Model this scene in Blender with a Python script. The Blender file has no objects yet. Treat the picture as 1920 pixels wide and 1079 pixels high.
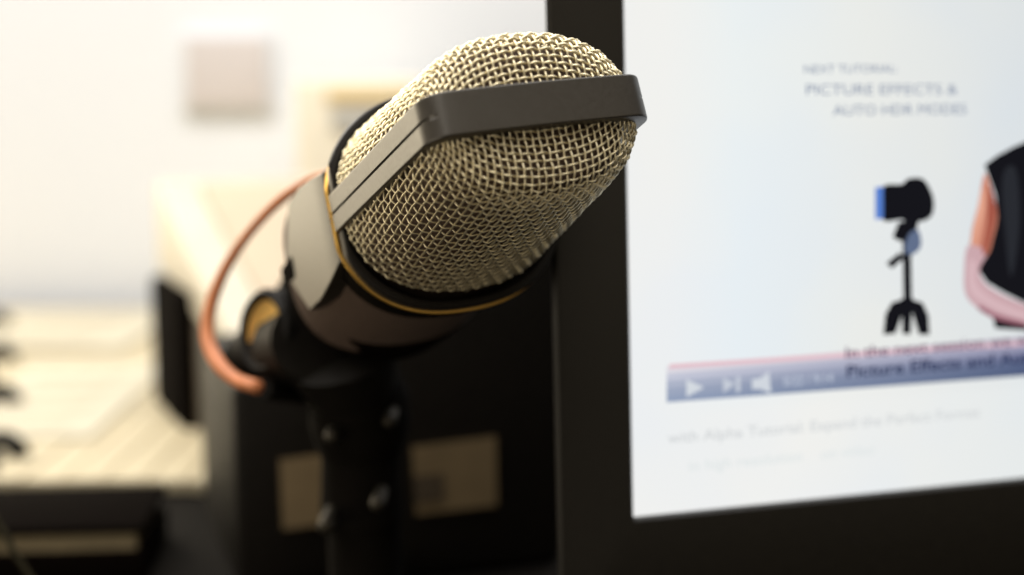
import bpy, math, random
import numpy as np
from mathutils import Vector, Matrix
random.seed(4)
S = bpy.context.scene
C = S.collection

# ------------------------------------------------------------------ camera
PITCH = math.radians(7.9)
DESK = 0.75
CAM = Vector((0, 0, DESK + 0.16))
cam_d = bpy.data.cameras.new('camera'); cam = bpy.data.objects.new('camera', cam_d); C.objects.link(cam)
cam.location = CAM; cam.rotation_euler = (math.radians(90) - PITCH, 0, 0)
cam_d.lens = 50; cam_d.sensor_width = 36; cam_d.clip_start = 0.01; cam_d.clip_end = 50
cam_d.dof.use_dof = True; cam_d.dof.focus_distance = 0.270; cam_d.dof.aperture_fstop = 6.8
cam_d.dof.aperture_blades = 0
S.camera = cam
FPX = 2666.7
RT = Vector((1, 0, 0)); FW = Vector((0, math.cos(PITCH), -math.sin(PITCH))); DN = Vector((0, -math.sin(PITCH), -math.cos(PITCH)))
def c2w(v): return RT * v[0] + DN * v[1] + FW * v[2]
def at(px, py, d): return CAM + c2w(((px - 960) / FPX * d, (py - 539.5) / FPX * d, d))
def ground(px, d, h=0.0):
    "point at height h over the desk, horizontal distance d, in column px"
    return Vector(((px - 960) / FPX * d, d, DESK + h))

# ------------------------------------------------------------------ world and lamps
W = bpy.data.worlds.new('World'); S.world = W; W.use_nodes = True
bg = W.node_tree.nodes['Background']; bg.inputs[0].default_value = (1.0, 0.90, 0.74, 1); bg.inputs[1].default_value = 0.13
S.view_settings.view_transform = 'Standard'; S.view_settings.look = 'None'; S.view_settings.exposure = 0; S.view_settings.gamma = 1
def area(name, loc, target, sx, sy, power, col):
    l = bpy.data.lights.new(name, 'AREA'); l.shape = 'RECTANGLE'; l.size = sx; l.size_y = sy; l.energy = power; l.color = col
    o = bpy.data.objects.new(name, l); C.objects.link(o); o.location = loc
    o.rotation_euler = (Vector(target) - Vector(loc)).to_track_quat('-Z', 'Y').to_euler()
    return o
area('window_light', (-0.93, 1.015, 0.98), (-0.93, 0.0, 0.98), 1.0, 0.9, 13, (1.0, 0.86, 0.60))
area('wall_wash_light', (-0.1, 0.50, 1.95), (-0.1, 1.03, 1.02), 2.3, 0.35, 16.2, (1.0, 1.0, 1.0))
area('ceiling_light', (-0.30, 0.15, 1.75), (0.0, 0.3, 0.95), 1.5, 1.0, 16, (1.0, 0.94, 0.83))
area('low_fill_light', (-0.22, 0.13, 0.775), (-0.01, 0.29, 0.92), 0.30, 0.22, 0.52, (1.0, 0.88, 0.68))  # added fill from below the frame, lifts the front mesh
area('front_fill_light', (0.65, -0.55, 1.15), (-0.05, 0.4, 0.90), 0.7, 0.7, 1.1, (1.0, 0.86, 0.62))  # added warm fill from the camera side, an unseen source

# ------------------------------------------------------------------ materials
def mat(name, col, rough=0.5, metal=0.0, spec=0.5, noise=0.0, nscale=200, bump=0.0, bscale=400, emit=None, estr=0, coat=0):
    m = bpy.data.materials.new(name); m.use_nodes = True; nt = m.node_tree; b = nt.nodes['Principled BSDF']
    b.inputs['Base Color'].default_value = (*col, 1); b.inputs['Roughness'].default_value = rough; b.inputs['Metallic'].default_value = metal
    b.inputs['Specular IOR Level'].default_value = spec; b.inputs['Coat Weight'].default_value = coat
    tc = nt.nodes.new('ShaderNodeTexCoord')
    if noise:
        n = nt.nodes.new('ShaderNodeTexNoise'); n.inputs['Scale'].default_value = nscale; n.inputs['Detail'].default_value = 5
        nt.links.new(tc.outputs['Object'], n.inputs['Vector'])
        r = nt.nodes.new('ShaderNodeValToRGB'); r.color_ramp.elements[0].position = .3; r.color_ramp.elements[1].position = .7
        r.color_ramp.elements[0].color = (*[c * (1 - noise) for c in col], 1); r.color_ramp.elements[1].color = (*[min(1, c * (1 + noise)) for c in col], 1)
        nt.links.new(n.outputs['Fac'], r.inputs['Fac']); nt.links.new(r.outputs['Color'], b.inputs['Base Color'])
        mr = nt.nodes.new('ShaderNodeMapRange'); mr.inputs['To Min'].default_value = max(0, rough - .08); mr.inputs['To Max'].default_value = min(1, rough + .08)
        nt.links.new(n.outputs['Fac'], mr.inputs['Value']); nt.links.new(mr.outputs['Result'], b.inputs['Roughness'])
    if bump:
        n2 = nt.nodes.new('ShaderNodeTexNoise'); n2.inputs['Scale'].default_value = bscale; n2.inputs['Detail'].default_value = 3
        nt.links.new(tc.outputs['Object'], n2.inputs['Vector'])
        bp = nt.nodes.new('ShaderNodeBump'); bp.inputs['Strength'].default_value = bump; bp.inputs['Distance'].default_value = .00002
        nt.links.new(n2.outputs['Fac'], bp.inputs['Height']); nt.links.new(bp.outputs['Normal'], b.inputs['Normal'])
    if emit:
        b.inputs['Emission Color'].default_value = (*emit, 1); b.inputs['Emission Strength'].default_value = estr
    return m
def emat(name, col, strength=1.0):
    m = bpy.data.materials.new(name); m.use_nodes = True; nt = m.node_tree; nt.nodes.clear()
    e = nt.nodes.new('ShaderNodeEmission'); o = nt.nodes.new('ShaderNodeOutputMaterial'); nt.links.new(e.outputs[0], o.inputs[0])
    e.inputs[0].default_value = (*col, 1); e.inputs[1].default_value = strength
    return m
M = {}
M['wire'] = mat('champagne_wire', (.86, .77, .55), .46, 1.0, noise=.08, nscale=900)
M['paint'] = mat('dark_satin_paint', (.031, .024, .016), .40, .30, .4, noise=.04, nscale=1500, bump=.12, bscale=5000)
M['paint'].node_tree.nodes['Principled BSDF'].inputs['IOR'].default_value = 2.1
M['collar'] = mat('black_satin_plastic', (.006, .0048, .0036), .8, .0, .02, noise=.1, nscale=1200, bump=.1, bscale=5000)
M['stand'] = mat('matte_black_stand', (.005, .004, .003), .85, 0, .05)
M['rim'] = mat('matte_black_rim', (.010, .008, .006), .65, 0, .15)
M['slot'] = mat('matte_black_slot', (.003, .002, .0015), .95, 0, .02)
M['groove'] = mat('dark_groove', (.02, .016, .012), .7)
M['gold'] = mat('gold_trim', (.85, .50, .12), .3, 1.0, noise=.05)
M['foam'] = mat('brown_foam', (.085, .055, .040), .9, noise=.3, nscale=1500, bump=.6, bscale=2500)
M['plastic'] = mat('black_plastic', (.009, .0075, .006), .55, 0, .12, noise=.15, nscale=300)
M['rubber'] = mat('black_rubber', (.007, .006, .005), .6, 0, .15, noise=.15, nscale=300)
M['bezel'] = mat('monitor_plastic', (.013, .011, .0085), .45, 0, .3, noise=.08, nscale=400, bump=.08, bscale=3000)
M['orange'] = mat('orange_rubber', (.58, .21, .09), .45, 0, .5, noise=.08, nscale=200)
M['brass'] = mat('brass', (.95, .60, .18), .5, 1.0, noise=.1, nscale=300)
M['steel'] = mat('dull_steel', (.05, .044, .035), .6, 1.0)
M['wall'] = mat('white_wall_paint', (.79, .81, .85), .9, noise=.02, nscale=2)
M['picture'] = mat('pale_pink_print', (.62, .57, .56), .7, noise=.08, nscale=9)
M['frame'] = mat('pale_frame', (.74, .75, .78), .8)
M['wood'] = mat('pale_wood', (.50, .43, .29), .55, noise=.12, nscale=14)
M['wood2'] = mat('pale_wood_warm', (.495, .425, .287), .55, noise=.12, nscale=14)
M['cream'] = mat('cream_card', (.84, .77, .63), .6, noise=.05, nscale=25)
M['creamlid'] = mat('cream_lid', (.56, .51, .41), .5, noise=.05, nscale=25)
M['peach'] = mat('peach_lid_shade', (.50, .40, .29), .6, noise=.05, nscale=25)
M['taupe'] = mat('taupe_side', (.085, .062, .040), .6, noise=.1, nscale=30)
M['yellow'] = mat('yellow_band', (.80, .62, .32), .6, noise=.1, nscale=30)
M['grey'] = mat('grey_label', (.50, .49, .46), .6, noise=.1, nscale=30)
M['paper'] = mat('white_paper', (.51, .47, .37), .8, noise=.03, nscale=20)
M['ink'] = mat('pale_print_ink', (.46, .41, .31), .8)
M['desk'] = mat('black_desk', (.005, .004, .003), .8, 0, .08, noise=.2, nscale=40)
M['tan'] = mat('tan_label', (.19, .135, .07), .7, noise=.12, nscale=60)
M['tandark'] = mat('dark_print', (.07, .05, .03), .7)
M['pages'] = mat('tan_page_edges', (.16, .125, .07), .8, noise=.2, nscale=300)
M['cord'] = mat('grey_cord', (.012, .010, .005), .85, 0, .05)

# ------------------------------------------------------------------ object helpers
def mesh_obj(name, V, F, m, parent=None, smooth=True, sharp=35):
    me = bpy.data.meshes.new(name); me.from_pydata([tuple(v) for v in V], [], F); me.update()
    if m: me.materials.append(m)
    if smooth:
        me.polygons.foreach_set('use_smooth', [True] * len(me.polygons))
        if sharp: me.set_sharp_from_angle(angle=math.radians(sharp))
    o = bpy.data.objects.new(name, me); C.objects.link(o)
    if parent: o.parent = parent
    return o
def empty(name, loc, mat3=None):
    o = bpy.data.objects.new(name, None); C.objects.link(o); o.empty_display_size = .02
    mw = Matrix.Translation(loc)
    if mat3: mw = mw @ mat3.to_4x4()
    o.matrix_world = mw
    return o
def tag(o, label=None, cat=None, group=None, kind=None):
    if label: o['label'] = label
    if cat: o['category'] = cat
    if group: o['group'] = group
    if kind: o['kind'] = kind
    return o
class MB:
    def __init__(s): s.V = []; s.F = []
    def add(s, V, F):
        n = len(s.V); s.V += [tuple(v) for v in V]; s.F += [tuple(i + n for i in f) for f in F]; return s
    def build(s, name, m, parent=None, smooth=True, sharp=35): return mesh_obj(name, s.V, s.F, m, parent, smooth, sharp)
def grid_faces(n, m, closed_u=False, closed_v=True):
    F = []
    for i in range(n if closed_u else n - 1):
        for j in range(m if closed_v else m - 1):
            a = i * m + j; b = i * m + (j + 1) % m; c = ((i + 1) % n) * m + (j + 1) % m; d = ((i + 1) % n) * m + j
            F.append((a, b, c, d))
    return F
def box(cx, cy, cz, sx, sy, sz, bev=0.0, seg=3):
    "rounded box: verts, faces"
    if bev <= 0:
        V = [(cx + x * sx / 2, cy + y * sy / 2, cz + z * sz / 2) for x in (-1, 1) for y in (-1, 1) for z in (-1, 1)]
        return V, [(0, 1, 3, 2), (4, 6, 7, 5), (0, 4, 5, 1), (2, 3, 7, 6), (0, 2, 6, 4), (1, 5, 7, 3)]
    import bmesh
    bm = bmesh.new(); bmesh.ops.create_cube(bm, size=1)
    for v in bm.verts: v.co = Vector((v.co.x * sx, v.co.y * sy, v.co.z * sz))
    bmesh.ops.bevel(bm, geom=bm.edges[:], offset=bev, segments=seg, affect='EDGES', profile=.5)
    bm.verts.ensure_lookup_table()
    V = [(v.co.x + cx, v.co.y + cy, v.co.z + cz) for v in bm.verts]; F = [tuple(v.index for v in f.verts) for f in bm.faces]
    bm.free(); return V, F
def tube(P, r, n=10, caps=True, closed=False):
    P = [Vector(p) for p in P]; N = len(P); rr = r if hasattr(r, '__len__') else [r] * N
    V = []; up = None
    for i in range(N):
        if closed: t = (P[(i + 1) % N] - P[i - 1]).normalized()
        else: t = (P[min(i + 1, N - 1)] - P[max(i - 1, 0)]).normalized()
        if up is None: up = Vector((0, 0, 1)) if abs(t.z) < .9 else Vector((1, 0, 0))
        up = (up - t * up.dot(t)).normalized(); s = t.cross(up)
        for k in range(n):
            a = 2 * math.pi * k / n; V.append(P[i] + (up * math.cos(a) + s * math.sin(a)) * rr[i])
    F = grid_faces(N, n, closed, True)
    if caps and not closed: F += [tuple(range(n))[::-1], tuple((N - 1) * n + k for k in range(n))]
    return V, F
def lathe(prof, n=48, closed=False):
    "profile (r, z) round Z"
    V = []
    for r, z in prof:
        for k in range(n):
            a = 2 * math.pi * k / n; V.append((r * math.cos(a), r * math.sin(a), z))
    F = grid_faces(len(prof), n, closed, True)
    if not closed: F += [tuple(range(n))[::-1], tuple((len(prof) - 1) * n + k for k in range(n))]
    return V, F
def xf(VF, mw): return [mw @ Vector(v) for v in VF[0]], VF[1]
def frame3(x, y):
    x = Vector(x).normalized(); y = Vector(y); y = (y - x * y.dot(x)).normalized(); z = x.cross(y)
    return Matrix((x, y, z)).transposed()
def spline(P, k=12):
    P = [Vector(p) for p in P]; out = []
    for i in range(len(P) - 1):
        a = P[max(i - 1, 0)]; b = P[i]; c = P[i + 1]; d = P[min(i + 2, len(P) - 1)]
        for s in range(k):
            t = s / k; out.append(.5 * ((2 * b) + (c - a) * t + (2 * a - 5 * b + 4 * c - d) * t * t + (3 * b - a - 3 * c + d) * t ** 3))
    out.append(P[-1]); return out

# ================================================================== THE SETTING
desk = mesh_obj('desk', *box(0, 1.0, DESK - .015, 3.0, 1.9, .03), M['desk'], smooth=False); tag(desk, kind='structure')
wall = mesh_obj('wall', *box(0, 1.045, 1.4, 5.0, .04, 2.8), M['wall'], smooth=False); tag(wall, kind='structure')

# pale wooden boards lying beyond the black desk top
BD0, BD1 = .552, 1.00
tb = empty('wooden_board_mat', Vector((-.28, (BD0 + BD1) / 2, DESK)))
tag(tb, 'pale cream wooden mat of narrow boards lying on the desk at left', 'mat')
bw = .0165; x = -.60; k = 0
bmesh_cache = {}
while x < -.03:
    V, F = box(0, 0, .003, bw - .0004, BD1 - BD0, .006, .0008, 1)
    key = k % 2
    if key not in bmesh_cache:
        o = mesh_obj('board', V, F, M['wood' if key else 'wood2'], tb, smooth=False); bmesh_cache[key] = o.data
    else:
        o = bpy.data.objects.new('board', bmesh_cache[key]); C.objects.link(o); o.parent = tb
    o.location = (x + .28, 0, random.uniform(0, .0006)); x += bw; k += 1

# ================================================================== MICROPHONE
RR = .025
Rm = Matrix(((0.91375, -0.21721, 0.34334), (-0.14062, -0.96194, -0.23432), (0.38116, 0.16583, -0.90951)))
cols = [c2w((Rm[0][j], Rm[1][j], Rm[2][j])) for j in range(3)]
M3 = Matrix(cols).transposed()
ringc = CAM + c2w((-0.606 * RR, -0.745 * RR, 12.32888 * RR))
LB = 4.3                                   # body length below the gold ring, in R
mic = empty('microphone', ringc - M3 @ Vector((0, 0, LB * RR)), M3)
tag(mic, 'condenser microphone with gold wire mesh head, dark band and gold ring', 'microphone')
def mp(x, y, z): return (x * RR, y * RR, (z + LB) * RR)      # units of R, front = -Y
def mpart(name, V, F, m, parent=None, sharp=35): return mesh_obj(name, [mp(*v) for v in V], F, m, parent or mic, True, sharp)

# head surface
qa0, qa1, qb0, qb1, qs, qh, qn = .968, .850, .845, .628, .112, 2.335, 2.30
def Fh(P):
    x, y, z = P; u = z / qh
    A = qa0 + (qa1 - qa0) * u; B = qb0 + (qb1 - qb0) * u
    f1 = (abs(x / A) ** qn + abs(y / B) ** qn) ** (1 / qn) - 1
    f2 = (z - qh) + .03 * (x * x + y * y)
    m = max(f1, f2)
    return m + qs * math.log(math.exp((f1 - m) / qs) + math.exp((f2 - m) / qs))
def gradF(P, e=1e-5):
    g = np.zeros(3)
    for i in range(3):
        d = np.zeros(3); d[i] = e; g[i] = (Fh(P + d) - Fh(P - d)) / (2 * e)
    return g
def proj(P):
    for _ in range(6):
        g = gradF(P); P = P - g * Fh(P) / (g @ g)
    return P
def march(P, d, pf, axis, stop):
    out = [P]
    while len(out) < 200:
        p = pf(out[-1])
        Q = out[-1] + d * p
        for _ in range(8):                     # on surface, in plane, at distance p
            Q = proj(Q); Q[axis] = out[0][axis]
            v = Q - out[-1]; Q = out[-1] + v * p / np.linalg.norm(v)
        d = (Q - out[-1]) / p; steps.append(p) if axis == 0 else None
        out.append(Q)
        if stop(Q): break
    return out
PW = .0555
def PJ(q):
    t = min(1, max(0, (2.16 - q[2]) / .35)); return PW + (.106 - PW) * t
steps = []
z0 = 1.05
P0 = proj(np.array([0, -.8, z0])); P0[0] = 0
ups = march(P0, np.array([0, 0, 1.]), PJ, 0, lambda q: q[1] > -.06); SU = [0] + steps; steps = []
dns = march(P0, np.array([0, 0, -1.]), PJ, 0, lambda q: q[2] < .17); SD = [0] + steps
rng_ = march(P0, np.array([1., 0, 0]), lambda q: PW, 2, lambda q: q[1] > -.06)
def net(ring, mer, ST):
    G = {}
    for i, q in enumerate(ring): G[i, 0] = q
    for j, q in enumerate(mer): G[0, j] = q
    for s in range(2, len(ring) + len(mer)):
        for i in range(1, s):
            j = s - i
            if (i - 1, j) in G and (i, j - 1) in G and (i - 1, j - 1) in G:
                A = G[i - 1, j]; B = G[i, j - 1]; O = G[i - 1, j - 1]; Q = A + B - O
                ok = True; PV = ST[j]
                for it in range(12):
                    r = np.array([(Q - A) @ (Q - A) - PW * PW, (Q - B) @ (Q - B) - PV * PV, Fh(Q) * .1])
                    J = np.array([2 * (Q - A), 2 * (Q - B), gradF(Q) * .1])
                    try: dq = np.linalg.solve(J, r)
                    except Exception: ok = False; break
                    n = np.linalg.norm(dq)
                    if n > PW * .5: dq *= PW * .5 / n
                    Q = Q - dq
                    if n < 1e-7: break
                if not ok or np.linalg.norm(Q - O) < .45 * PW or abs(np.linalg.norm(Q - A) - PW) > .3 * PW: continue
                if Q[1] > -.045 or Q[2] < .16: continue
                G[i, j] = Q
    return G
Gu = net(rng_, ups, SU); Gd = net(rng_, dns, SD)
full = {}
for (i, j), q in Gu.items():
    for s in (1, -1): full[s * i, j] = q * np.array([s, 1, 1])
for (i, j), q in Gd.items():
    for s in (1, -1): full[s * i, -j] = q * np.array([s, 1, 1])
def wire_mesh(ysign, name):
    V = []; Fc = []
    nrm = {}
    for k, q in full.items():
        g = gradF(q); nrm[k] = g / np.linalg.norm(g)
    I = [k[0] for k in full]; J = [k[1] for k in full]
    r = .0081 if ysign > 0 else .0100; ns = 6; sub = 4
    rs = np.random.RandomState(5 + ysign)
    def strand(keys, sgn, amp):
        bias = .004 if sgn > 0 and ysign > 0 else 0
        P = []
        for k in keys:
            par = 1 if (k[0] + k[1]) % 2 == 0 else -1
            P.append(full[k] + nrm[k] * (amp * (.72 if full[k][2] < 2.0 else 1.0)) * par * sgn + nrm[k] * (bias + .003 * math.sin(k[0] * 1.7 + k[1] * .9)) + rs.normal(size=3) * .0016)
        if len(P) < 2: return
        P = np.array(P); pts = []
        for i in range(len(P) - 1):
            a = P[max(i - 1, 0)]; b = P[i]; c = P[i + 1]; d = P[min(i + 2, len(P) - 1)]
            for s in range(sub):
                t = s / sub; pts.append(.5 * ((2 * b) + (c - a) * t + (2 * a - 5 * b + 4 * c - d) * t * t + (3 * b - a - 3 * c + d) * t ** 3))
        pts.append(P[-1]); pts = np.array(pts) * np.array([1, ysign, 1])
        v, f = tube([mp(*p) for p in pts], r * RR, ns)
        n = len(V); V.extend(v); Fc.extend(tuple(i + n for i in ff) for ff in f)
    for fam in (0, 1):
        lo, hi = (min(I), max(I)) if fam == 0 else (min(J), max(J))
        for a in range(lo, hi + 1):
            run = []
            rng2 = range(min(J), max(J) + 1) if fam == 0 else range(min(I), max(I) + 1)
            for b in rng2:
                k = (a, b) if fam == 0 else (b, a)
                if k in full: run.append(k)
                else:
                    if run: strand(run, 1 if fam == 0 else -1, .0060 if fam == 0 else .0125)
                    run = []
            if run: strand(run, 1 if fam == 0 else -1, .0060 if fam == 0 else .0125)
    o = mesh_obj(name, V, Fc, M['wire'], mic, True, None)
    o['kind'] = 'stuff'
    return o
o = wire_mesh(1, 'wire_mesh'); o['label'] = 'woven gold wire mesh below the dark band'
o = wire_mesh(-1, 'wire_mesh'); o['label'] = 'woven gold wire mesh above the dark band, brightly lit'

# foam liner inside the mesh
def ray_surface(scale, nu=48, nv=24, off=.0):
    V = []; c = np.array([0, 0, 1.15])
    for i in range(nv):
        ph = -1.25 + (math.pi / 2 + 1.249) * i / (nv - 1)
        for j in range(nu):
            th = 2 * math.pi * j / nu; d = np.array([math.cos(ph) * math.cos(th), math.cos(ph) * math.sin(th), math.sin(ph)])
            lo, hi = 0, 4.
            for _ in range(26):
                m_ = (lo + hi) / 2
                if Fh(c + d * m_) < 0: lo = m_
                else: hi = m_
            V.append(c + d * lo * scale)
    return V, grid_faces(nv, nu)
V, F = ray_surface(.93); mpart('foam_liner', V, F, M['foam'])

# hoop: a band up one side, over the top and down the other
HW = .164
def hoop_path():
    P = []
    for t in np.linspace(0, 1, 9): P.append((-1.002 + (-.887 + 1.002) * t, -.02 + .05 + (2.17 - .025) * t))
    a0 = math.radians(177); a1 = math.radians(96)
    for a in np.linspace(a0, a1, 13): P.append((-.887 + .19 + .19 * math.cos(a) , 2.18 + .235 * math.sin(a)))
    for x_ in np.linspace(-.65, 0, 8): P.append((x_, 2.44 - .02 * (x_ / .7) ** 2))
    # smooth top join
    L = [p for p in P]
    R_ = [(-x_, z_) for x_, z_ in L[:-1]][::-1]
    return L + R_
HP = hoop_path()
def hoop():
    V = []; N = len(HP); P = np.array(HP)
    prof = None
    for i in range(N):
        t = P[min(i + 1, N - 1)] - P[max(i - 1, 0)]; t /= np.linalg.norm(t); n = np.array([-t[1], t[0]])
        if n @ (P[i] - np.array([0, 1.0])) < 0: n = -n
        z = P[i][1]; g = .022 if z < 2.18 else (.022 * max(0, (2.38 - z) / .20) if abs(P[i][0]) > .7 else 0.0)
        w = HW; b = .012; w2 = w - b - .006
        sec = [(-w, -.19), (-w, -b), (-w + b * .3, -b * .3), (-w + b, 0), (-w2, 0), (-.016, 0), (-.012, 0), (-.009, -g), (.009, -g), (.012, 0), (.016, 0), (w2, 0), (w - b, 0), (w - b * .3, -b * .3), (w, -b), (w, -.19)]
        for y, d in sec:
            q = P[i] + n * d; V.append((q[0], y, q[1]))
    m = 16
    return V, grid_faces(N, m) + [tuple(range(m)), tuple((N - 1) * m + k for k in range(m))[::-1]]
V, F = hoop(); mpart('frame_band', V, F, M['paint'], sharp=50)

# collar, ring, body: circles cut flat at +-X
def outline(r, cut, n=160):
    out = []
    for k in range(n):
        a = 2 * math.pi * k / n; c_, s_ = math.cos(a), math.sin(a); e = 2.0 + .35 * (1 if r > .9 and s_ < 0 else .12)
        r0 = r; r = 1 + (r - 1) * 3.2 if (r > 1.003 and s_ > 0) else r
        rho = (abs(c_ / 1.02) ** e + abs(s_ / (.965 if s_ < 0 else .935)) ** e) ** (-1 / e) * r
        out.append((max(-cut, min(cut, rho * c_)), rho * s_)); r = r0
    return out
def cut_lathe(prof, n=160, closed=False):
    V = []
    for r, cut, z in prof: V += [(x_, y_, z) for x_, y_ in outline(r, cut, n)]
    F = grid_faces(len(prof), n, closed)
    return V, F
V, F = cut_lathe([(.96, .95, .0), (1.0, .982, .0), (1.008, .980, .06), (1.014, .972, .12), (1.010, .966, .132)])
mpart('collar', V, F, M['paint'])
V, F = cut_lathe([(1.008, .964, .125), (1.006, .962, .140), (.995, .955, .150), (.97, .94, .152), (.945, .925, .145), (.93, .91, .12), (.92, .905, .0), (.90, .89, -.05)])
mpart('inner_rim', V, F, M['rim'])
ro = outline(1.003, .997, 220)
ro = [ro[i] for i in range(len(ro)) if i == 0 or (Vector(ro[i]) - Vector(ro[i - 1])).length > .004]
V, F = tube([(x_, y_, -.004) for x_, y_ in ro], .021, 8, closed=True); mpart('gold_ring', V, F, M['gold'])
V, F = cut_lathe([(.90, .86, -.01), (.985, .965, -.012), (.998, .978, -.03), (.992, .974, -.2), (.965, .962, -.42), (.94, .93, -.425)])
mpart('shoulder', V, F, M['collar'])
V, F = cut_lathe([(.90, .86, -.40), (.945, .95, -.42), (.93, .93, -.5), (.90, .90, -.6), (.82, .83, -1.0), (.77, .78, -1.5), (.74, .74, -2.2), (.70, .70, -3.2), (.66, .66, -4.2), (.60, .60, -4.3), (.01, .01, -4.3)])
mpart('body', V, F, M['collar'])
# flat shield-shaped plate under the ring on each side
def plate(side):
    outl = [(.40, -.05), (.47, -.44), (.53, -.9), (.52, -1.36), (.08, -1.90), (0, -1.94), (-.08, -1.90), (-.52, -1.36), (-.53, -.9), (-.47, -.44), (-.40, -.05)]
    V = []; n = len(outl)
    for d, s in ((.62, .97), (.965, 1.0), (.985, .99), (.991, .97)):
        for y_, z_ in outl: V.append((side * d, y_ * s, -1.1 + (z_ + 1.1) * s))
    return V, grid_faces(4, n) + [tuple(3 * n + k for k in range(n)), tuple(range(n))[::-1]]
for sd in (1, -1):
    V, F = plate(sd); mpart('side_plate', V, F, M['paint'], sharp=20)
# cable socket at the tail
V, F = lathe([(.45, -4.5), (.5, -4.45), (.5, -4.3), (.4, -4.25)], 32); mpart('cable_socket', V, F, M['plastic'])

# ================================================================== CLIP AND STAND
clip_c = ringc - M3 @ Vector((0, 0, 1.85 * RR))
clip = empty('microphone_clip', clip_c, M3)
tag(clip, 'black plastic clip gripping the microphone body, with round swivel knob', 'microphone clip')
def cut_ring(r0, r1, z0_, z1_, gap=0.0, n=72, bev=.04):
    V = []
    sec = [(r0, z0_ + bev), (r0 + bev, z0_), (r1 - bev, z0_), (r1, z0_ + bev), (r1, z1_ - bev), (r1 - bev, z1_), (r0 + bev, z1_), (r0, z1_ - bev)]
    for k in range(n + 1):
        a = math.radians(90) + gap + (2 * math.pi - 2 * gap) * k / n
        for r, z in sec: V.append((r * math.cos(a) * RR, r * math.sin(a) * RR, z * RR))
    F = grid_faces(n + 1, 8) + [tuple(range(8))[::-1], tuple(n * 8 + k for k in range(8))]
    return V, F
o = mesh_obj('clamp', *cut_ring(.80, 1.0, -.30, .27, 1.5), M['slot'], clip)
Mi = M3.inverted()
def loc_clip(p): return Mi @ (Vector(p) - clip_c)
# swivel knob: cup seen edge on with brass inside
kc = loc_clip(at(510, 622, .372)); 
kx = Mi @ c2w((-.74, -.08, -.67))      # knob axis towards the left and the viewer
ky = Mi @ c2w((.2, 1, 0))
K3 = frame3(kx, ky)
KM = Matrix.Translation(kc) @ K3.to_4x4() @ Matrix.Rotation(math.radians(90), 4, 'Y')
V, F = xf(lathe([(.006, -.009), (.0098, -.008), (.0112, -.002), (.0112, .0025), (.0100, .0038), (.0084, .0030), (.0083, -.004), (.006, -.0045)], 48), KM)
kn = mesh_obj('knob', V, F, M['rubber'], clip)
V, F = xf(lathe([(.0082, .0024), (.0076, .0022), (.0072, -.0022), (.0040, -.0026), (.0036, -.0005), (.0001, -.0004)], 32), KM); ins = mesh_obj('brass_insert', V, F, M['brass'], kn)
# arm from clamp to the swivel
a0 = loc_clip(at(575, 640, .365)); a1 = loc_clip(at(530, 655, .378)); a2 = loc_clip(at(470, 672, .388)); a3 = loc_clip(at(442, 662, .392))
mesh_obj('swivel_arm', *tube(spline([a0, a1, a2, a3], 8), [.010] * 8 + [.0085] * 8 + [.005] * 8 + [.004], 16), M['plastic'], clip)
b0 = loc_clip(at(640, 660, .372)); b1 = loc_clip(at(668, 760, .380))
mesh_obj('clip_stem', *tube([b0, (b0 + b1) / 2, b1], [.016, .013, .010], 20), M['plastic'], clip)

sd_ = .385
base = ground(690, sd_ - .0)
base.z = DESK
stand = empty('mini_tripod', base)
tag(stand, 'small black desk tripod stand carrying the microphone, with bright screws', 'tripod')
def ls(px, py, d): return at(px, py, d) - base
top = ls(675, 770, .382)
mesh_obj('ball_head', *xf(lathe([(.004, -.014), (.011, -.012), (.0135, -.004), (.0135, .004), (.010, .011), (.005, .014)], 32), Matrix.Translation(top)), M['stand'], stand)
colp = [Vector((top.x, top.y, top.z - .010)), Vector((top.x * .9, top.y, top.z - .03)), Vector((top.x * .6, top.y, .045)), Vector((top.x * .5, top.y, .025))]
mesh_obj('column', *tube(colp, [.0105, .0115, .0100, .0100], 28), M['stand'], stand)
hub = Vector((top.x * .5, top.y, .014))
mesh_obj('hub', *xf(lathe([(.008, -.016), (.0135, -.012), (.0145, -.002), (.0135, .008), (.009, .014)], 32), Matrix.Translation(hub)), M['stand'], stand)
for ang in (205, 335, 90):
    a = math.radians(ang); e = Vector((hub.x + .070 * math.cos(a), hub.y + .070 * math.sin(a), .004))
    s_ = Vector((hub.x + .010 * math.cos(a), hub.y + .010 * math.sin(a), hub.z - .004))
    lg = mesh_obj('leg', *tube(spline([s_, (s_ + e) / 2 + Vector((0, 0, .004)), e], 8), .0042, 14), M['stand'], stand)
    mesh_obj('rubber_foot', *xf(lathe([(.0052, -.004), (.0058, 0), (.0045, .006), (.002, .007)], 20), Matrix.Translation(e)), M['stand'], lg)
for px, py, d, r in ((708, 945, .360, .0020), (730, 790, .362, .0018), (622, 818, .366, .0020), (612, 985, .366, .0024)):
    c = ls(px, py, d)
    mesh_obj('screw', *xf(lathe([(.0002, r * .9), (r * .6, r * .75), (r * .95, r * .2), (r, -r * .3), (r * .8, -.012)], 20), Matrix.Translation(c) @ Matrix.Rotation(math.radians(90), 4, 'X')), M['steel'], stand)

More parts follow.
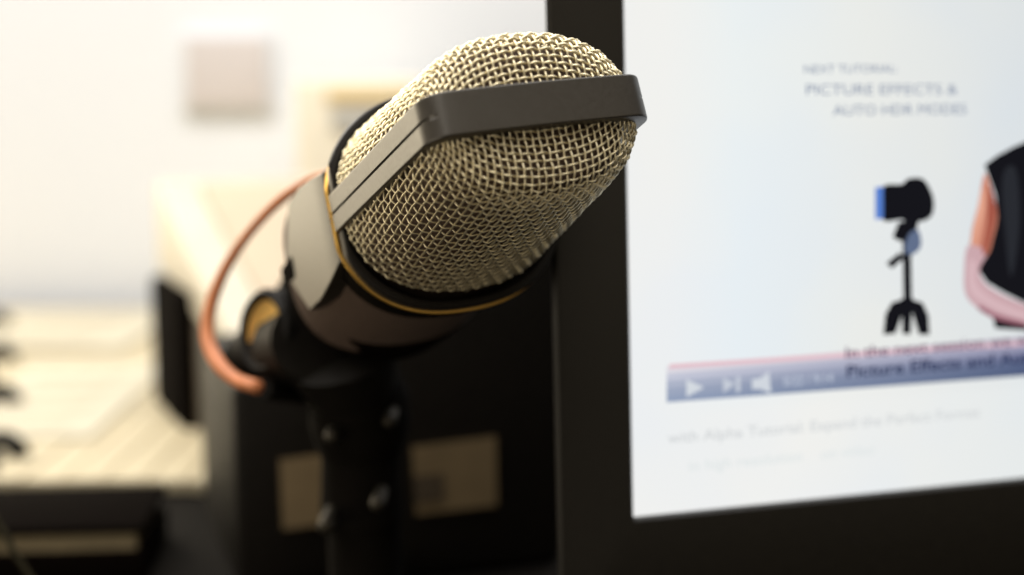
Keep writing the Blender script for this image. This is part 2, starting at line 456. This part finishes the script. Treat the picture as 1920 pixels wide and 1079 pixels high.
# ================================================================== ORANGE CABLE
pts = [(640, 322, .345), (600, 330, .352), (565, 347, .358), (520, 380, .365), (470, 433, .372), (430, 490, .378), (402, 550, .380), (390, 600, .380), (392, 645, .378), (412, 685, .374), (442, 712, .370), (472, 723, .366), (484, 727, .3675)]
wp = [at(*p) for p in pts]
rad = [.0009, .0010, .0012, .0013, .0013, .0015, .0017, .0019, .0020, .0020, .0018, .0018]
sp = spline(wp, 8); rads = [float(np.interp(i / 8, range(len(rad)), rad)) for i in range(len(sp))]
cab = mesh_obj('orange_cable', *tube(sp, rads, 14), M['orange'])
bt = mesh_obj('plug_boot', *tube(spline([at(492, 727, .3695), at(530, 732, .377), at(575, 738, .388)], 6), .0032, 14), M['rubber'], cab)
tag(cab, 'orange rubber cable curving in an arc left of the microphone', 'cable')

# ================================================================== MONITOR
hdir = c2w(Vector((8140, -370, FPX)).normalized())
vdir0 = Vector((960, 40300, FPX)).normalized(); vdir = c2w(vdir0)
vdir = (vdir - hdir * vdir.dot(hdir)).normalized(); ndir = vdir.cross(hdir)      # faces the camera?
corner = at(1181, 970, .327)
if ndir.dot(CAM - corner) < 0: ndir = -ndir
def on_screen(px, py, lift=0.0):
    d = c2w(((px - 960) / FPX, (py - 539.5) / FPX, 1)); p0 = corner + ndir * lift
    t = (p0 - CAM).dot(ndir) / d.dot(ndir); p = CAM + d * t - corner
    return p.dot(hdir), -p.dot(vdir)        # u right, v up from the lower left corner of the lit screen
MM = Matrix((hdir, -vdir, ndir)).transposed()
SW, SH = .50, .30
mon = empty('monitor', corner + MM @ Vector((SW / 2, -.062, -.03)), MM)
tag(mon, 'computer monitor with thick black bezel showing a bright white web page', 'monitor')
def mo(u, v, w=0): return (u - SW / 2, v + .062, w + .03)
uL = on_screen(1027, 300)[0]
bl = -uL; bb = .030
# bezel as a frame with depth, bevelled outside and stepped inside
def bezel():
    V = []
    def rect(u0, v0, u1, v1, w, r, n=5):
        out = []
        for cx, cy, a0_ in ((u1 - r, v1 - r, 0), (u0 + r, v1 - r, 90), (u0 + r, v0 + r, 180), (u1 - r, v0 + r, 270)):
            for k in range(n + 1):
                a = math.radians(a0_ + 90 * k / n); out.append(mo(cx + r * math.cos(a), cy + r * math.sin(a), w))
        return out
    loops = [rect(-bl + .030, -bb + .030, SW + bl - .030, SH + bl - .030, -.030, .006),
             rect(-bl + .0015, -bb + .0015, SW + bl - .0015, SH + bl - .0015, -.0035, .006), rect(-bl, -bb, SW + bl, SH + bl, .0010, .006),
             rect(-bl + .0008, -bb + .0008, SW + bl - .0008, SH + bl - .0008, .0022, .0055), rect(-bl + .002, -bb + .002, SW + bl - .002, SH + bl - .002, .0026, .005),
             rect(-.0006, -.0006, SW + .0006, SH + .0006, .0026, .001), rect(0, 0, SW, SH, .0020, .0008), rect(0, 0, SW, SH, -.0010, .0008)]
    n = len(loops[0])
    for l in loops: V += l
    F = grid_faces(len(loops), n) + [tuple(range(n))[::-1]]
    return V, F
V, F = bezel(); bz = mesh_obj('bezel', V, F, M['bezel'], mon, True, 30)
V, F = xf(box(0, 0, 0, .24, .17, .03, .01), Matrix.Translation(Vector(mo(SW / 2, SH / 2, -.046)))); mesh_obj('rear_housing', V, F, M['bezel'], mon)
V, F = xf(box(0, 0, 0, .06, .16, .012, .003), Matrix.Translation(Vector(mo(SW / 2, .05, -.066)))); mesh_obj('stand_neck', V, F, M['bezel'], mon)
# foot lies flat on the desk
ft = Matrix.Translation(Vector((0, 0, 0)))
fp = mon.matrix_world.inverted() @ (Matrix.Translation(Vector(((corner + hdir * SW / 2).x + .02, (corner + hdir * SW / 2).y + .06, DESK + .006))) @ Matrix.Rotation(math.atan2(hdir.y, hdir.x), 4, 'Z'))
V, F = xf(box(0, 0, 0, .22, .15, .012, .004), fp); mesh_obj('stand_foot', V, F, M['bezel'], mon)

# the lit panel: white page, bluish video picture
scr_m = bpy.data.materials.new('lit_web_page'); scr_m.use_nodes = True; nt = scr_m.node_tree; nt.nodes.clear()
out = nt.nodes.new('ShaderNodeOutputMaterial'); em = nt.nodes.new('ShaderNodeEmission'); nt.links.new(em.outputs[0], out.inputs[0])
tc = nt.nodes.new('ShaderNodeTexCoord'); sx = nt.nodes.new('ShaderNodeSeparateXYZ'); nt.links.new(tc.outputs['Object'], sx.inputs[0])
ramp = nt.nodes.new('ShaderNodeValToRGB'); mr = nt.nodes.new('ShaderNodeMapRange')
x_a = mo(on_screen(1250, 400)[0], 0)[0]; x_b = mo(on_screen(1920, 400)[0], 0)[0]
mr.inputs['From Min'].default_value = x_a; mr.inputs['From Max'].default_value = x_b
nt.links.new(sx.outputs['X'], mr.inputs['Value']); nt.links.new(mr.outputs[0], ramp.inputs['Fac'])
e = ramp.color_ramp.elements; e[0].position = 0; e[0].color = (.885, .885, .88, 1); e[1].position = 1; e[1].color = (.74, .77, .79, 1)
n1 = ramp.color_ramp.elements.new(.18); n1.color = (.84, .88, .90, 1); n2 = ramp.color_ramp.elements.new(.55); n2.color = (.82, .835, .83, 1)
# below the video the page is white again
mry = nt.nodes.new('ShaderNodeMapRange'); yv = mo(0, on_screen(1500, 735)[1])[1]
mry.inputs['From Min'].default_value = yv - .004; mry.inputs['From Max'].default_value = yv + .004
nt.links.new(sx.outputs['Y'], mry.inputs['Value'])
rp2 = nt.nodes.new('ShaderNodeValToRGB'); mr2 = nt.nodes.new('ShaderNodeMapRange'); mr2.inputs['From Min'].default_value = x_a; mr2.inputs['From Max'].default_value = x_b
nt.links.new(sx.outputs['X'], mr2.inputs['Value']); nt.links.new(mr2.outputs[0], rp2.inputs['Fac'])
e = rp2.color_ramp.elements; e[0].color = (.885, .885, .88, 1); e[0].position = .3; e[1].color = (.80, .83, .85, 1)
mx = nt.nodes.new('ShaderNodeMix'); mx.data_type = 'RGBA'
nt.links.new(mry.outputs[0], mx.inputs['Factor']); nt.links.new(rp2.outputs[0], mx.inputs['A']); nt.links.new(ramp.outputs[0], mx.inputs['B'])
nz = nt.nodes.new('ShaderNodeTexNoise'); nz.inputs['Scale'].default_value = 22; nz.inputs['Detail'].default_value = 2; nt.links.new(tc.outputs['Object'], nz.inputs['Vector'])
rz_ = nt.nodes.new('ShaderNodeValToRGB'); rz_.color_ramp.elements[0].position = .35; rz_.color_ramp.elements[0].color = (.955, .98, 1, 1); rz_.color_ramp.elements[1].position = .65; rz_.color_ramp.elements[1].color = (1, 1, .975, 1)
nt.links.new(nz.outputs['Fac'], rz_.inputs['Fac']); mz = nt.nodes.new('ShaderNodeMix'); mz.data_type = 'RGBA'; mz.blend_type = 'MULTIPLY'; mz.inputs['Factor'].default_value = 1
nt.links.new(mx.outputs['Result'], mz.inputs['A']); nt.links.new(rz_.outputs[0], mz.inputs['B']); nt.links.new(mz.outputs['Result'], em.inputs[0]); em.inputs[1].default_value = 1.0
V = [mo(0, 0, 0), mo(SW, 0, 0), mo(SW, SH, 0), mo(0, SH, 0)]
scr = mesh_obj('screen', V, [(0, 1, 2, 3)], scr_m, mon, False)

def flat(name, polys, m, lift, label=None):
    mb = MB()
    for poly in polys:
        V = [mo(*on_screen(px, py, lift), lift) for px, py in poly]; mb.add(V, [tuple(range(len(V)))])
    o = mb.build(name, m, scr, False)
    if label: o['label'] = label
    return o
def smoothpoly(pts, k=5):
    P = [Vector((x_, y_, 0)) for x_, y_ in pts]; n = len(P); out = []
    for i in range(n):
        a, b, c, d = P[i - 1], P[i], P[(i + 1) % n], P[(i + 2) % n]
        for s in range(k):
            t = s / k; v = .5 * ((2 * b) + (c - a) * t + (2 * a - 5 * b + 4 * c - d) * t * t + (3 * b - a - 3 * c + d) * t ** 3); out.append((v.x, v.y))
    return out
def text(name, body, p0, p1, m, lift, h=None, label=None, spacing=1.0, bold=0.0, shear=0):
    "lettering whose baseline runs from pixel p0 to pixel p1 on the screen"
    cu = bpy.data.curves.new(name, 'FONT'); cu.body = body; cu.space_character = spacing; cu.offset = bold; cu.shear = shear; cu.resolution_u = 3
    t = bpy.data.objects.new('tmp', cu); C.objects.link(t); bpy.context.view_layer.update()
    me = bpy.data.meshes.new_from_object(t.evaluated_get(bpy.context.evaluated_depsgraph_get())); bpy.data.objects.remove(t); bpy.data.curves.remove(cu)
    co = [v.co.copy() for v in me.vertices]; x0 = min(c.x for c in co); x1 = max(c.x for c in co)
    u0, v0 = on_screen(*p0, lift); u1, v1 = on_screen(*p1, lift); s = (u1 - u0) / (x1 - x0); hs = s if h is None else h
    for v, c in zip(me.vertices, co):
        k = (c.x - x0) / (x1 - x0); v.co = Vector(mo(u0 + (u1 - u0) * k, v0 + (v1 - v0) * k + c.y * hs, lift))
    me.materials.append(m); o = bpy.data.objects.new(name, me); C.objects.link(o); o.parent = scr
    if label: o['label'] = label
    return o
pxm = on_screen(1500, 400)[1] - on_screen(1500, 401)[1]            # metres per photo pixel
ink = emat('screen_ink_blue_grey', (.22, .27, .38)); ink2 = emat('screen_ink_dark', (.07, .09, .16)); inkf = emat('screen_ink_faint', (.66, .68, .69))
black = emat('screen_black', (.008, .008, .011)); navy = emat('screen_navy', (.03, .05, .10)); blue = emat('screen_blue', (.10, .22, .62))
text('headline_text', 'NEXT TUTORIAL:', (1508, 138), (1682, 136), ink, .00015, 22 * pxm, 'small grey capitals on the top line')
text('headline_text', 'PICTURE EFFECTS &', (1512, 178), (1795, 177), ink, .00015, 28 * pxm, 'middle line of grey capitals')
text('headline_text', 'AUTO HDR MODES', (1562, 217), (1812, 214), ink, .00015, 28 * pxm, 'lower line of grey capitals')
# camera on tripod in the picture
flat('camera_picture', [smoothpoly([(1654, 352), (1690, 346), (1702, 336), (1724, 334), (1738, 344), (1750, 372), (1749, 400), (1734, 414), (1700, 418), (1690, 412), (1654, 412)], 4)], black, .00016, 'black camera pictured on the screen')
flat('lens_glint', [[(1641, 352), (1656, 350), (1656, 410), (1641, 412)]], blue, .00020)
flat('tripod_picture', [[(1685, 416), (1722, 416), (1716, 446), (1704, 456), (1680, 450), (1674, 444)], [(1662, 494), (1686, 474), (1698, 482), (1672, 504)],
     [(1692, 452), (1708, 450), (1710, 568), (1694, 568)],
     [(1672, 568), (1696, 560), (1692, 590), (1679, 626), (1656, 628), (1660, 590)], [(1704, 560), (1730, 568), (1741, 592), (1743, 628), (1723, 628), (1712, 592)],
     [(1690, 560), (1712, 560), (1708, 627), (1692, 627)]], black, .00017, 'black tripod pictured on the screen')
flat('tripod_joint_picture', [smoothpoly([(1704, 440), (1722, 432), (1727, 462), (1710, 478), (1696, 470)], 3)], emat('screen_slate', (.12, .16, .26)), .00021)
# figure at the right edge of the picture
flat('person_picture', [[(1846, 310), (1870, 292), (1900, 276), (1960, 250), (1990, 575), (1920, 568), (1880, 548), (1850, 530), (1834, 506), (1852, 470), (1861, 444), (1870, 410), (1866, 365)],
     [(1860, 590), (1925, 600), (1990, 612), (1990, 625), (1866, 616)]], black, .00016, 'dark clothed figure with folded arms cut off by the edge')
flat('sleeve_picture', [smoothpoly([(1847, 325), (1862, 365), (1870, 405), (1862, 446), (1850, 480), (1822, 480), (1822, 435), (1834, 385)], 4)], emat('screen_orange', (.62, .25, .17)), .00021)
flat('arm_picture', [smoothpoly([(1816, 460), (1850, 474), (1836, 508), (1856, 540), (1925, 572), (1980, 580), (1980, 618), (1915, 609), (1850, 588), (1812, 556), (1808, 505)], 4)], emat('screen_skin', (.60, .39, .42)), .00024)
flat('sleeve_shade_picture', [smoothpoly([(1856, 345), (1868, 395), (1860, 440), (1850, 475), (1842, 470), (1850, 420), (1852, 380)], 4)], emat('screen_rust', (.36, .09, .06)), .00026)
flat('sleeve_light_picture', [smoothpoly([(1843, 350), (1846, 385), (1836, 430), (1828, 462), (1824, 450), (1832, 400)], 4)], emat('screen_peach', (.80, .40, .28)), .00027)
flat('arm_light_picture', [smoothpoly([(1818, 490), (1830, 495), (1830, 530), (1860, 560), (1920, 586), (1960, 594), (1960, 602), (1905, 594), (1848, 570), (1818, 545)], 4)], emat('screen_pale_skin', (.68, .47, .50)), .00028)
flat('arm_shade_picture', [smoothpoly([(1838, 574), (1870, 590), (1920, 604), (1920, 611), (1868, 599), (1836, 582)], 4)], emat('screen_shade_skin', (.34, .14, .18)), .00029)
flat('vest_light_picture', [smoothpoly([(1880, 330), (1905, 318), (1912, 420), (1896, 520), (1884, 430)], 4)], emat('screen_dark_grey', (.022, .024, .03)), .00019)
# player bar (bottom edge 755 at the left, 705 at the right)
def bar(y0a, y0b, y1a, y1b, xa=1250, xb=1990):
    k = (xb - 1250) / 670.; k0 = (xa - 1250) / 670.
    f = lambda a, b, t: a + (b - a) * t
    return [(xa, f(y0a, y0b, k0)), (xb, f(y0a, y0b, k)), (xb, f(y1a, y1b, k)), (xa, f(y1a, y1b, k0))]
def gradmat(name, ca, cb):
    "screen colour that runs from ca at the left end of the player bar to cb at the right"
    m = bpy.data.materials.new(name); m.use_nodes = True; nt = m.node_tree; nt.nodes.clear()
    o_ = nt.nodes.new('ShaderNodeOutputMaterial'); e_ = nt.nodes.new('ShaderNodeEmission'); nt.links.new(e_.outputs[0], o_.inputs[0])
    t_ = nt.nodes.new('ShaderNodeTexCoord'); x_ = nt.nodes.new('ShaderNodeSeparateXYZ'); nt.links.new(t_.outputs['Object'], x_.inputs[0])
    r_ = nt.nodes.new('ShaderNodeMapRange'); r_.inputs['From Min'].default_value = x_a; r_.inputs['From Max'].default_value = x_b; nt.links.new(x_.outputs['X'], r_.inputs['Value'])
    k_ = nt.nodes.new('ShaderNodeValToRGB'); k_.color_ramp.elements[0].color = (*ca, 1); k_.color_ramp.elements[1].color = (*cb, 1)
    nt.links.new(r_.outputs[0], k_.inputs['Fac']); nt.links.new(k_.outputs[0], e_.inputs[0]); return m
rows = [((.72, .70, .76), (.50, .46, .56)), ((.55, .57, .68), (.30, .30, .43)), ((.42, .46, .58), (.17, .19, .32)), ((.34, .39, .52), (.10, .13, .24)), ((.30, .36, .50), (.08, .11, .21))]
for i, (ca, cb_) in enumerate(rows):
    a = 688 + i * 13.4; b = 632 + i * 14.6
    flat('control_bar', [bar(a, b, a + 13.5, b + 14.7)], gradmat('screen_bar', ca, cb_), .00012)
flat('progress_line', [bar(684, 640, 692, 648, 1255)], emat('screen_pink', (.78, .52, .58)), .00014)
flat('play_button', [[(1287, 712), (1320, 727), (1287, 745)]], emat('screen_white', (.66, .70, .75)), .00022)
flat('skip_button', [[(1356, 708), (1378, 721), (1356, 737)], [(1380, 707), (1388, 706), (1388, 735), (1380, 736)]], emat('screen_white_b', (.56, .60, .68)), .00022)
flat('volume_button', [[(1410, 712), (1424, 710), (1442, 697), (1446, 738), (1426, 730), (1410, 730)]], emat('screen_white_c', (.64, .68, .74)), .00022)
text('time_text', '0:22 / 9:14', (1470, 724), (1562, 717), emat('screen_bar_text', (.58, .63, .74)), .00022, 24 * pxm)
text('subtitle_text', 'In the next session we will be', (1586, 672), (1990, 640), emat('screen_sub', (.16, .10, .16)), .00023, 30 * pxm, 'upper subtitle line', bold=.012)
text('subtitle_text', 'Picture Effects and Auto HDR', (1588, 708), (2030, 672), emat('screen_sub2', (.02, .03, .09)), .00024, 33 * pxm, 'lower subtitle line', bold=.016)
text('caption_text', 'with Alpha Tutorial: Expand the Perfect Format', (1252, 832), (1838, 782), inkf, .00015, 29 * pxm, 'faint grey caption under the player', bold=.01)
text('caption_text', 'in high resolution    on video', (1292, 884), (1640, 852), emat('screen_ink_fainter', (.76, .80, .80)), .00015, 29 * pxm, 'fainter second caption line', bold=.01)

# ================================================================== BLACK BOX WITH LABELS and tall black speaker
def slab(name, d0, pxl, pxr, pyt, depth, mname, bev=.004, bottom=DESK):
    "upright box parallel to the monitor: front face seen between columns pxl and pxr, top of its left edge at pyt"
    pL = at(pxl, pyt, d0); hx = Vector((hdir.x, hdir.y, 0)).normalized()
    dr = c2w(((pxr - 960) / FPX, (pyt - 539.5) / FPX, 1))
    nrm = Vector((-hx.y, hx.x, 0)); t = (pL - CAM).dot(nrm) / dr.dot(nrm); pR = CAM + dr * t
    w = (pR - pL).dot(hx); H = pL.z - bottom
    R3 = Matrix((hx, nrm, Vector((0, 0, 1)))).transposed()
    c = pL + hx * w / 2 + nrm * depth / 2; c.z = bottom
    root = empty(name, c, R3)
    return root, w, H, R3, c
bxr, w, H, R3, c = slab('black_box', .45, 436, 664, 722, .10, 'plastic')
tag(bxr, 'low black box left of the tripod with one tan paper label on its front', 'box')
mesh_obj('case', *box(0, 0, H / 2, w, .10, H, .003), M['plastic'], bxr)
def quad_on(root, R3, c, dpt, pts, m, name, lift=.0006, th=.0012):
    inv = (Matrix.Translation(c) @ R3.to_4x4()).inverted(); V = []
    cl = inv @ CAM
    for dd in (0, th):
        y = -dpt / 2 - lift - (th - dd)
        for px, py in pts:
            d = R3.inverted() @ c2w(((px - 960) / FPX, (py - 539.5) / FPX, 1)); t = (y - cl.y) / d.y
            V.append(cl + d * t)
    n = len(pts); F = grid_faces(2, n) + [tuple(range(n)), tuple(range(n, 2 * n))[::-1]]
    return mesh_obj(name, V, F, m, root, False)
quad_on(bxr, R3, c, .10, [(524, 862), (640, 847), (640, 979), (530, 994)], M['tan'], 'paper_label')
spr, w, H, R3, c = slab('tall_black_box', .4465, 668, 1062, 430, .12, 'plastic')
tag(spr, 'tall black box standing between microphone and monitor, one tan label on its front', 'tall box')
mesh_obj('case', *box(0, 0, H / 2, w, .12, H, .004), M['plastic'], spr)
lb = quad_on(spr, R3, c, .12, [(772, 838), (930, 818), (932, 948), (780, 966)], M['tan'], 'paper_label')
o = quad_on(spr, R3, c, .12, [(776, 894), (830, 888), (832, 938), (778, 945)], M['tandark'], 'dark_print_patch', .0019, .0006); o.parent = lb

# ================================================================== CREAM BOX (printer-like) with a black panel
# near bottom corner (430,932), far bottom corner about (300,780)
dn = .16 * FPX / (932 - 170); df = .16 * FPX / (775 - 170)
pn_ = ground(438, dn); pf_ = ground(302, df)
sx_ = (pf_ - pn_); L = sx_.length; ex = sx_.normalized(); ey = Vector((-ex.y, ex.x, 0)); 
if ey.x < 0: ey = -ey
ez = Vector((0, 0, 1)); 
Hc = .124; Wd = .15; HL = .16 * (1 - (525 - 170) / (785 - 170.))
R3 = Matrix((ex, ey, ez)).transposed()
if R3.determinant() < 0: R3 = Matrix((-ex, ey, ez)).transposed()
SGN = 1 if R3.col[0].dot(ex) > 0 else -1
cb = empty('desk_machine', (pn_ + pf_) / 2 + ey * Wd / 2, R3)
tag(cb, 'cream desk machine with sloping lid, taupe side and tall black slot behind the cable', 'box')
def wedge(xn, xf_, y0, y1, zn0, zf0, zn1, zf1, b=.003):
    "block whose upper and lower faces slope from the near end to the far end, edges rounded"
    import bmesh
    bm = bmesh.new()
    vs = [bm.verts.new((x_, y_, z_)) for x_, y_, z_ in ((xn, y0, zn0), (xf_, y0, zf0), (xf_, y1, zf0), (xn, y1, zn0), (xn, y0, zn1), (xf_, y0, zf1), (xf_, y1, zf1), (xn, y1, zn1))]
    for f in ((0, 3, 2, 1), (4, 5, 6, 7), (0, 1, 5, 4), (1, 2, 6, 5), (2, 3, 7, 6), (3, 0, 4, 7)): bm.faces.new([vs[k] for k in f])
    bmesh.ops.recalc_face_normals(bm, faces=bm.faces[:])
    bmesh.ops.bevel(bm, geom=bm.edges[:], offset=b, segments=3, affect='EDGES', profile=.5)
    V = [tuple(v.co) for v in bm.verts]; bm.verts.index_update(); F = [tuple(v.index for v in f.verts) for f in bm.faces]; bm.free()
    return V, F
xN = -SGN * L / 2; xF = SGN * L / 2
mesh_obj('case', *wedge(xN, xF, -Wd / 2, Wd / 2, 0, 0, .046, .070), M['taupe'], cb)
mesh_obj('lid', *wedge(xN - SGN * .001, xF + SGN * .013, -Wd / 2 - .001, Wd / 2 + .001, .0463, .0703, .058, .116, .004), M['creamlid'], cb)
ty = Wd * .5
def on_lid(t): return .058 + (.116 - .058) * t
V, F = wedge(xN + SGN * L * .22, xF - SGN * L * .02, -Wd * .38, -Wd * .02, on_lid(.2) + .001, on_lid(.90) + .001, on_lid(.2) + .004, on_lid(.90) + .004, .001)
mesh_obj('lid_shade_panel', V, F, M['peach'], cb)  # shading on the lid, put in as a thin peach slab
mesh_obj('black_slot', *box(SGN * L * .27, -Wd / 2 - .003, .036, L * .48, .008, .066, .0035), M['slot'], cb)

# tall pale box with yellow band behind the microphone head
bx = empty('storage_box', ground(690, .96)); tag(bx, 'tall cream storage box with yellow band behind the microphone head', 'box')
px1 = .96 / FPX
Ht = .16 - (150 - 170) * px1
mesh_obj('case', *box(0, 0, Ht / 2, .085, .08, Ht, .003), M['cream'], bx)
mesh_obj('yellow_band', *box(.006, -.041, Ht - .010, .055, .004, .0085, .001), M['yellow'], bx)
mesh_obj('grey_label', *box(.004, -.041, Ht - .026, .045, .003, .013, .001), M['grey'], bx)

# picture on the wall
pc = at(432, 136, 1.02); pc.y = 1.022
pic = empty('wall_picture', pc); tag(pic, 'small pale pink picture hanging on the bright white wall', 'picture')
k = 1.02 / FPX
mesh_obj('frame', *box(0, 0, 0, 168 * k, .005, 146 * k, .001), M['frame'], pic)
mesh_obj('print', *box(0, -.003, 0, 150 * k, .002, 128 * k, .0005), M['picture'], pic)

# sheets of paper lying on the boards at left
for i, (px, d, w_, l_, rz, lab) in enumerate(((95, .70, .075, .17, .03, 'white printed sheet lying on the boards, nearest the camera'), (120, .90, .11, .14, -.05, 'white printed sheet lying on the boards, farther back'))):
    g = ground(px, d, .0072 + i * .0012)
    r = empty('paper_sheet', g, Matrix.Rotation(rz, 3, 'Z')); tag(r, lab, 'paper', 'sheets of paper on the boards')
    mesh_obj('sheet', *box(0, 0, 0, w_, l_, .0008), M['paper'], r, False)
    for kx_ in range(4):
        mesh_obj('print_block', *box(-w_ * .05, -l_ * .36 + kx_ * l_ * .22, .0007, w_ * .66, l_ * .09, .0003), M['ink'], r, False)

# black binder rings at the left edge
rb = empty('ring_binder', ground(-8, .70)); tag(rb, 'black ring binder spine with four rings at the left edge', 'ring binder')
for py in (635, 700, 790, 897):
    g = ground(-20, .16 * FPX / (py - 170), .005) - ground(-8, .70)
    V, F = tube([(g.x + .0078 * math.cos(a), g.y, g.z + .0085 * math.sin(a)) for a in np.linspace(0, 2 * math.pi, 25)[:-1]], .0042, 10, closed=True)
    mesh_obj('ring', V, F, M['rubber'], rb)
g0 = ground(-40, .56) - ground(-8, .70); g1 = ground(-40, .92) - ground(-8, .70)
mesh_obj('spine', *tube([(g0.x, g0.y, .004), (g1.x, g1.y, .004)], .0035, 10), M['rubber'], rb)

# black notebook in the lower left corner and a thin cord in front of it
nb = empty('notebook', ground(60, .47)); tag(nb, 'closed black notebook with tan page edges lying in the lower left', 'notebook')
topz = .16 - (1008 - 170) / FPX * .447
x1 = (268 - 960) / FPX * .47 - (60 - 960) / FPX * .47; 
wN = .16; cxn = x1 - wN / 2
rz = math.radians(5)
def nrot(VF): return xf(VF, Matrix.Rotation(rz, 4, 'Z'))
pg_h = .0055
mesh_obj('cover', *nrot(box(cxn, 0, topz - .0015, wN, .050, .003, .0014)), M['slot'], nb)['label'] = 'upper cover'
mesh_obj('page_block', *nrot(box(cxn - .001, 0, topz - .003 - pg_h / 2, wN - .004, .047, pg_h - .0002)), M['pages'], nb, False)
mesh_obj('cover', *nrot(box(cxn, 0, (topz - .003 - pg_h) / 2, wN, .050, topz - .003 - pg_h, .0014)), M['slot'], nb)['label'] = 'thick lower half'
o = mesh_obj('thin_cord', *tube(spline([at(-40, 930, .40), at(0, 985, .392), at(30, 1040, .385), at(75, 1110, .38), at(120, 1190, .378)], 8), .0009, 8), M['cord'])
tag(o, 'thin dark olive cord crossing the bottom left corner', 'cord')
print('tris', sum(len(p.vertices) - 2 for m_ in bpy.data.meshes for p in m_.polygons))
